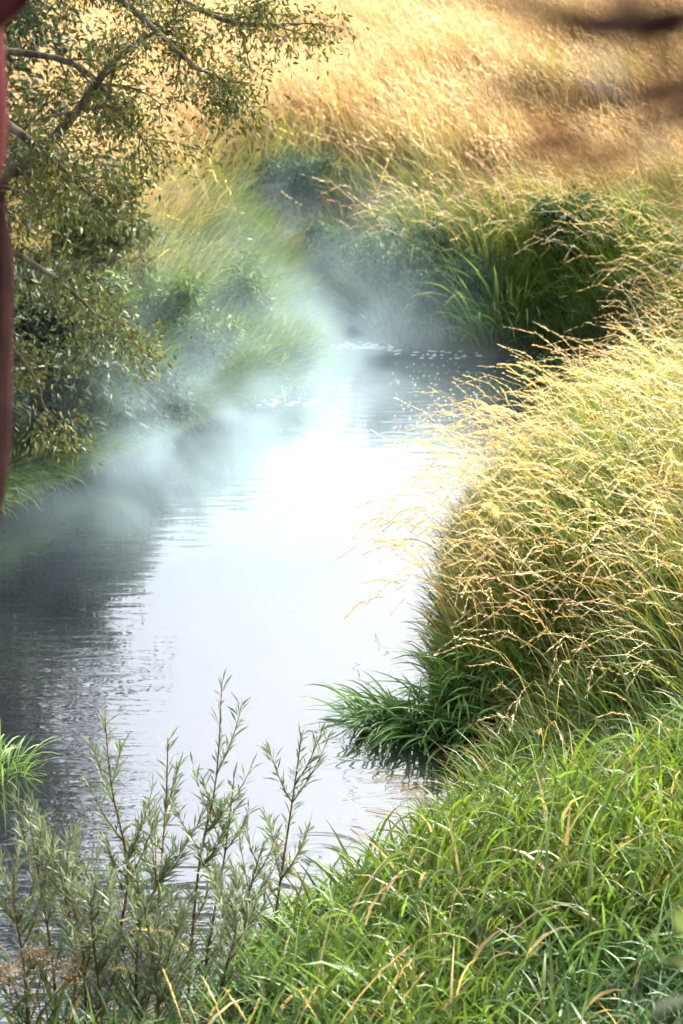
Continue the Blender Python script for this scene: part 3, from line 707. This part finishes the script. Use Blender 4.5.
def bank_stems():
    # stems leaning out over the water from the bank's left edge, from the top of the picture down
    spec = sorted([(470, 690), (462, 660), (468, 640), (470, 615), (474, 590), (478, 570), (470, 600), (486, 545), (492, 530), (505, 505), (478, 640), (488, 600), (500, 560), (482, 675), (515, 520), (496, 590), (510, 500), (520, 490),
                   (475, 650), (490, 625), (484, 610), (498, 545), (480, 665), (492, 660)], key=lambda t: t[1])
    for i, (px, py) in enumerate(spec):
        q = at(px, py, .12)
        nodding((q.x, q.y), .1, random.uniform(.75, 1.05), PI + random.gauss(0.1, .3), 'nodding stem over the water at the golden bank edge', 'stems leaning over the water', random.uniform(.1, .5))
    n = 0
    while n < 150:
        y = random.uniform(10.9, 14.2); x = random.uniform(.55, 2.9)
        if abs(x) > .158 * (y * .95 + 1.6) + .15: continue
        d, _ = shore(np.array([x]), np.array([y]))
        if d[0] < .25: continue
        z = float(terrain([x], [y])[0]) - .02
        side = 'right side' if x > 1.75 else ('middle' if x > 1.15 else 'waterward side')
        row = 'low on the front slope' if y < 11.8 else ('halfway up' if y < 13 else 'high on the crest')
        nodding((x, y), z, random.uniform(.8, 1.15), PI + random.gauss(.35, .65), 'seed head %s, golden bank %s' % (row, side), 'stems %s, %s' % (row, side), random.uniform(0, .2)); n += 1
    for px, py, s in [(655, 800, .62), (640, 770, .5)]:
        q = at(px, py, .4); nodding((q.x, q.y), .4, s, PI, 'upright pale stalk at the right edge below the golden bank' if s > .6 else 'thin pale stalk just left of the upright one at right', None, -.1, False)
bank_stems(); number_stems()

def front_stalks():
    mesh = []
    for i in range(4):
        a = MB(); p, dr = ribbons(a, np.zeros((1, 3)), 1.0, .006, 0, .02, .35 + .15 * i, 8, OLIVE, STRAW, prof=[1] * 8)
        h = MB(); heads(h, p, dr, .84, 46, .030, .0075, PALE, .16)
        mesh.append((a.mesh('stem', M_STRAW), h.mesh('seed_head', M_STRAW)))
    lab = ['leftmost pale seed head among the willow shoots at the bottom', 'pale seed head left of the dark twin willow stems', 'curved pale seed head right of the dark twin willow stems',
           'short pale seed head beside the green bank at the bottom', 'slender upright pale seed head against the green bank', 'pale seed head slanting right against the green bank',
           'pale seed head in front of the green grass at the bottom edge', 'small pale seed head at the bottom edge under the green grass', 'lowest pale seed head at the bottom middle', 'pale seed head standing between the willow shoots and green bank']
    spec = [(158, 998, .2), (203, 990, 2.8), (250, 1000, 2.6), (268, 1005, .4), (293, 948, .2), (322, 972, .25), (345, 985, .3), (358, 1008, 2.8), (222, 1012, .1), (283, 1000, 2.9)]
    for (px, py, az), lb in zip(spec, lab):
        top = at_y(px, py, 6.7); z0 = float(terrain([top.x], [top.y])[0]); s = max(.3, (top.z - z0) / .93)
        T = empty('seeding_stem', (top.x, top.y, z0)); T.rotation_euler = (0, random.uniform(0, .15), az); T.scale = (s, s, s); tag(T, lb, 'grass stem', 'pale seed heads along the bottom')
        m = random.choice(mesh); link('stem', m[0], T); link('seed_head', m[1], T)
    # dry brown stems at the bottom left corner
    lbs = ['tall arching dry stem at the bottom left corner', 'dry straw stem bending left at the left edge', 'short dry stem in the bottom left tangle', 'dry nodding stem between left edge and willow shoots', 'lowest dry stem at the left edge', 'brown dry stem leaning right at bottom left']
    for (px, py), lb in zip([(28, 900), (4, 912), (14, 945), (44, 965), (6, 985), (58, 990)], lbs):
        top = at_y(px, py, 7.35); z0 = float(terrain([top.x], [top.y])[0]); s = max(.3, (top.z - z0) / .72)
        nodding((top.x + random.uniform(-.1, .1), top.y), z0, s, random.choice([0.2, PI - .2]), lb, 'dry stems at the bottom left', .05)
front_stalks()

# ------------------------------------------------------------------ willow shoots in the foreground
def willow(stems, Y, label, seed, gray=.5):
    r = random.Random(seed)
    bx = at_y(stems[0][0][0], stems[0][0][1], Y); z0 = float(terrain([bx.x], [Y])[0]) - .03
    base = Vector((bx.x, Y, z0))
    T = empty('willow_sapling', base); tag(T, label, 'sapling', 'willow saplings along the bottom left')
    for spec in stems:
        pts = [at_y(x, y, Y + r.uniform(-.06, .06)) - base for x, y in spec]; pts[0] = Vector((pts[0].x, 0, 0)) if spec is stems[0] else pts[0]
        lp = spline(pts, 18); mb = MB(); tube(mb, lp, np.linspace(.0075, .0022, 18), (.1, .1, .1), 6)
        P, D = [], []
        lines = [lp]
        for k in range(11):                                  # side shoots
            i = r.randrange(2, 14); ax = (lp[min(i + 1, 17)] - lp[i]).normalized()
            sd_ = Vector((r.choice((-1, 1)) * r.uniform(.35, .8), r.gauss(0, .5), 0)); ln = r.uniform(.14, .36); dv = (ax + sd_).normalized(); q = [lp[i]]
            for j in range(6): dv = (dv + Vector((0, 0, .12))).normalized(); q.append(q[-1] + dv * ln / 6)
            tube(mb, q, np.linspace(.0032, .0012, 7), (.1, .1, .1), 5); lines.append(q)
        o = link('stem', mb.mesh('stem', M_STEM, True), T)
        for q in lines:
            n = len(q)
            for i in range(3 if n > 10 else 1, n):
                for _ in range(8 if n > 10 else 7):
                    f = r.random(); p = q[i - 1].lerp(q[i], f); ax = (q[i] - q[i - 1]).normalized()
                    P.append(tuple(p)); D.append(tuple(ax * r.uniform(.6, 1.3) + Vector((r.gauss(0, .5), r.gauss(0, .5), r.uniform(-.1, .3)))))
        n = len(P); m2 = MB()
        c = jit(mixc((.11, .16, .10), (.20, .25, .16), rng.uniform(0, 1, n)), n, .2)
        leaves(m2, np.array(P), np.array(D), rng.uniform(.04, .10, n), rng.uniform(.005, .009, n), c, .2)
        link('leaves', m2.mesh('leaves', M_LEAF), o)
willow([[(112, 1060), (118, 950), (128, 870), (112, 790), (105, 718)], [(118, 960), (150, 900), (168, 860)]], 7.7, 'willow sapling with thick red-brown stem, leftmost tall one over the water', 1)
willow([[(188, 1050), (192, 940), (200, 860), (216, 780), (222, 682)], [(198, 1050), (208, 950), (224, 860), (234, 780)]], 7.8, 'tallest willow sapling with twin dark stems near the bottom middle', 2)
willow([[(255, 1050), (270, 950), (282, 870), (294, 790), (302, 732)]], 7.9, 'slender willow sapling closest to the green right bank', 3)
willow([[(60, 1050), (52, 960), (40, 880), (28, 812)], [(70, 1050), (75, 960), (62, 880), (48, 830)]], 7.6, 'low grey-green willow sapling at the left edge', 4)
willow([[(150, 1050), (152, 960), (160, 880), (166, 800), (168, 738)]], 8.1, 'thin pale willow sapling between the two tall ones', 5)
willow([[(85, 1050), (84, 960), (72, 900), (66, 858)], [(140, 1050), (136, 980), (140, 920)]], 7.4, 'short bushy willow sapling in front of the thick red stem', 6)
willow([[(225, 1050), (240, 980), (248, 900), (262, 848)], [(180, 1050), (168, 980), (172, 900)]], 7.5, 'bushy low willow sapling at the foot of the twin stems', 7)
willow([[(30, 1060), (24, 970), (14, 900), (18, 850)], [(105, 1060), (98, 980), (92, 920), (96, 880)]], 7.35, 'wispy low willow sapling cut by the bottom left corner', 8)
willow([[(215, 1060), (222, 990), (236, 930), (232, 890)], [(150, 1060), (158, 1000), (150, 940), (144, 905)]], 7.3, 'lowest wispy willow sapling in front of the twin stems', 9)

def weed(px, py, Y, label, seed):
    r = random.Random(seed); top = at_y(px, py, Y); z0 = float(terrain([top.x], [Y])[0]); base = Vector((top.x, Y, z0)); h = top.z - z0
    T = empty('dry_weed', base); tag(T, label, 'weed', 'dry weeds at the bottom left')
    mb = MB(); tube(mb, spline([(0, 0, 0), (.02, 0, h * .5), (0, 0, h * .86)], 8), np.linspace(.004, .002, 8), (.1, .1, .1), 5); link('stem', mb.mesh('stem', M_STEM, True), T)
    P, D = [], []; rays = MB()
    for i in range(14):
        d = Vector((r.gauss(0, .8), r.gauss(0, .8), 1)).normalized(); e = Vector((0, 0, h * .86)) + d * .08
        tube(rays, [(0, 0, h * .86), tuple(e * .5 + Vector((0, 0, h * .43))), tuple(e)], [.0012, .001, .001], (.1, .1, .1), 4)
        for _ in range(14): P.append(tuple(e + Vector((r.gauss(0, .014), r.gauss(0, .014), r.gauss(0, .01))))); D.append((r.gauss(0, 1), r.gauss(0, 1), r.gauss(.4, 1)))
    link('umbel', rays.mesh('umbel', M_STEM), T); m2 = MB(); n = len(P)
    leaves(m2, np.array(P), np.array(D), .014, .007, jit((.32, .23, .13), n)); tag(link('seeds', m2.mesh('seeds', M_STRAW), T), kind='stuff')
weed(32, 948, 7.3, 'rust-brown dried flower head at the bottom left', 1)
weed(8, 966, 7.2, 'rust-brown dried flower head cut by the left edge', 2)
weed(70, 962, 7.25, 'small tan dried flower head beside the red willow stem', 3)

# ------------------------------------------------------------------ blurred leaves in the bottom right corner
def corner_plant():
    base = Vector((.62, 2.6, 0)); base.z = float(terrain([.62], [2.6])[0]) - .03
    T = empty('broad_leaved_plant', base); tag(T, 'blurred grey-green leaves close to the lens in the bottom right corner', 'plant')
    tip = at_y(700, 985, 2.7) - base
    mb = MB(); tube(mb, spline([(0, 0, 0), (.02, .02, tip.z * .5), tuple(tip)], 10), np.linspace(.006, .003, 10), (.1, .1, .1), 6); link('stem', mb.mesh('stem', M_STEM, True), T)
    for (px, py, ex, ey), c in zip([(695, 975, 662, 952), (698, 1000, 650, 1012), (705, 950, 690, 900), (700, 1010, 690, 1060)], [(.30, .36, .22), (.045, .06, .03), (.12, .17, .08), (.06, .09, .04)]):
        a = at_y(px, py, 2.7) - base; e = at_y(ex, ey, 2.66) - base; d = e - a; L = d.length
        s = Vector((0, .45, .9)).cross(d).normalized() * L * .33 + Vector((0, 0, .0)); up = d.cross(s).normalized() * L * .12
        n = 8; V = []
        for i in range(n + 1):
            t = i / n; wv = math.sin(math.pi * min(1, t ** .8)) ** .8; cpt = a + d * t - up * (t * t)
            V += [tuple(cpt - s * wv + up * wv), tuple(cpt), tuple(cpt + s * wv + up * wv)]
        F = []
        for i in range(n): F += [[3 * i, 3 * i + 1, 3 * i + 4, 3 * i + 3], [3 * i + 1, 3 * i + 2, 3 * i + 5, 3 * i + 4]]
        m2 = MB(); m2.add(V, [F], c); link('leaf', m2.mesh('leaf', M_LEAF, True), T)
corner_plant()

# ------------------------------------------------------------------ dead twigs at the left waterline
def twig(spec, Y, r0, label, mat=M_PALE):
    pts = [at_y(x, y, Y) for x, y in spec]; base = pts[0]
    mb = MB(); tube(mb, spline([p - base for p in pts], 14), np.linspace(r0, r0 * .4, 14), (.1, .1, .1), 6)
    o = link('dead_twig', mb.mesh('dead_twig', mat, True), loc=base); tag(o, label, 'twig', 'dead twigs at the left waterline')
twig([(47, 485), (58, 475), (63, 462), (64, 448)], 15.2, .007, 'pale bent dead twig curving up from the dark water at left')
twig([(-20, 372), (10, 370), (45, 366)], 14.6, .012, 'pale broken branch lying level beside the left trunk')
twig([(37, 530), (36, 505), (38, 480), (56, 490)], 15.0, .005, 'thin dead twig dipping straight down into the water at left')

# ------------------------------------------------------------------ foam and flecks on the water, floating blades
def flecks():
    mb = MB(); P = []
    def patch(px, py, w_, l_, c=(.8, .8, .8)):
        q = at(px, py); n = 9; a = np.arange(n) * 2 * math.pi / n; rr = rng.uniform(.6, 1.15, n)
        V = np.stack([q.x + np.cos(a) * w_ * rr, q.y + np.sin(a) * l_ * rr, np.full(n, .004 + rng.uniform(0, .003))], 1)
        V = np.concatenate([V, [[q.x, q.y, .012]]]); i = np.arange(n)
        mb.add(V, [np.stack([i, (i + 1) % n, np.full(n, n)], 1)], c)
    for _ in range(80):                                     # riffle at the bend
        t = rng.uniform(); patch(312 + 80 * t + rng.normal(0, 3), 343 + 6 * t + rng.normal(0, 1.6), rng.uniform(.015, .06), rng.uniform(.008, .03))
    for _ in range(36): patch(rng.uniform(395, 482), rng.uniform(349, 360), rng.uniform(.01, .035), rng.uniform(.008, .02))
    for _ in range(22): patch(rng.uniform(210, 300), 0, 0, 0) if False else patch(270 + rng.normal(0, 22), 402 + rng.normal(0, 3), rng.uniform(.015, .05), rng.uniform(.005, .012))
    for _ in range(150): patch(rng.uniform(390, 495), rng.uniform(362, 452), rng.uniform(.004, .011), rng.uniform(.005, .012), (.62, .62, .5))
    m, n, l = new_mat('foam'); p = n.new('ShaderNodeBsdfPrincipled'); a_ = n.new('ShaderNodeAttribute'); a_.attribute_name = 'tint'
    l.new(a_.outputs['Color'], p.inputs['Base Color']); p.inputs['Roughness'].default_value = .6
    o = n.new('ShaderNodeOutputMaterial'); l.new(p.outputs[0], o.inputs['Surface'])
    tag(link('foam_flecks', mb.mesh('foam_flecks', m)), 'white foam flecks drifting on the water at the bend', 'foam', kind='stuff')
flecks()

def floating():
    ms = []
    for i in range(4):
        mb = MB(); ribbons(mb, np.zeros((1, 3)), 1, .05, 0, 1.45, .12, 5, STRAW2 * .5, STRAW2 * .8, twist=.1); ms.append(mb.mesh('floating_blade', M_STRAW))
    lab = ['brown dead blade floating nearest the inlet', 'brown dead blade floating highest among the drifting ones', 'long brown blade floating in mid channel by the green bank', 'short brown blade floating beside the ring ripples',
           'brown blade floating lowest by the green bank', 'brown blade floating against the green bank edge', 'small brown blade floating left of the others']
    for (px, py, s), lb in zip([(400, 790, .18), (372, 782, .14), (365, 810, .22), (350, 828, .14), (395, 852, .2), (420, 815, .16), (342, 800, .12)], lab):
        q = at(px, py); o = link('floating_blade', random.choice(ms), loc=(q.x, q.y, .004)); o.scale = (s, s, s * .3); o.rotation_euler = (0, 0, random.gauss(.3, .5)); tag(o, lb, 'blade', 'dead blades floating by the green bank')
floating()

# ------------------------------------------------------------------ mist over the water
def mist():
    x0, x1, y0, y1, z0, z1 = -3.2, 1.9, 12.6, 23.0, .02, 2.0
    V = [(x, y, z) for z in (z0, z1) for x, y in ((x0, y0), (x1, y0), (x1, y1), (x0, y1))]
    b = MB(); b.add(V, [[[0, 3, 2, 1], [4, 5, 6, 7], [0, 1, 5, 4], [1, 2, 6, 5], [2, 3, 7, 6], [3, 0, 4, 7]]], (1, 1, 1))
    m, n, l = new_mat('mist')
    tc = n.new('ShaderNodeTexCoord'); sp = n.new('ShaderNodeSeparateXYZ'); l.new(tc.outputs['Object'], sp.inputs[0])
    def mr(src, a, b_, c=0., d=1.):
        k = n.new('ShaderNodeMapRange'); k.interpolation_type = 'SMOOTHSTEP'
        for nm, v in zip(('From Min', 'From Max', 'To Min', 'To Max'), (a, b_, c, d)): k.inputs[nm].default_value = v
        l.new(src, k.inputs['Value']); return k.outputs[0]
    def mul(a, b_):
        k = n.new('ShaderNodeMath'); k.operation = 'MULTIPLY'; l.new(a, k.inputs[0])
        if isinstance(b_, float): k.inputs[1].default_value = b_
        else: l.new(b_, k.inputs[1])
        return k.outputs[0]
    no = n.new('ShaderNodeTexNoise'); no.inputs['Scale'].default_value = 1.25; no.inputs['Detail'].default_value = 4; no.inputs['Distortion'].default_value = 1.0
    mp = n.new('ShaderNodeMapping'); mp.inputs['Scale'].default_value = (1, .55, 1.5); l.new(tc.outputs['Object'], mp.inputs['Vector'])
    l.new(mp.outputs[0], no.inputs['Vector'])
    dn = mr(no.outputs['Fac'], .36, .68)
    dn = mul(dn, mr(sp.outputs['Z'], 0., 1.7, 1., 0.))
    dn = mul(dn, mr(sp.outputs['Z'], 0., .8, 1., .45))
    dn = mul(dn, mr(sp.outputs['Y'], 12.7, 14.8)); dn = mul(dn, mr(sp.outputs['Y'], 21.2, 22.9, 1., 0.))
    dn = mul(dn, mr(sp.outputs['X'], -2.9, -1.2)); dn = mul(dn, mr(sp.outputs['X'], -.5, 1.5, 1., 0.))
    dn = mul(dn, .52)
    pv = n.new('ShaderNodeVolumePrincipled'); pv.inputs['Color'].default_value = (.62, .84, .96, 1); pv.inputs['Anisotropy'].default_value = .2
    l.new(dn, pv.inputs['Density'])
    o = n.new('ShaderNodeOutputMaterial'); l.new(pv.outputs[0], o.inputs['Volume'])
    tag(link('mist', b.mesh('mist', m)), 'thin white mist drifting low over the stream bend', 'mist', kind='stuff')
mist()
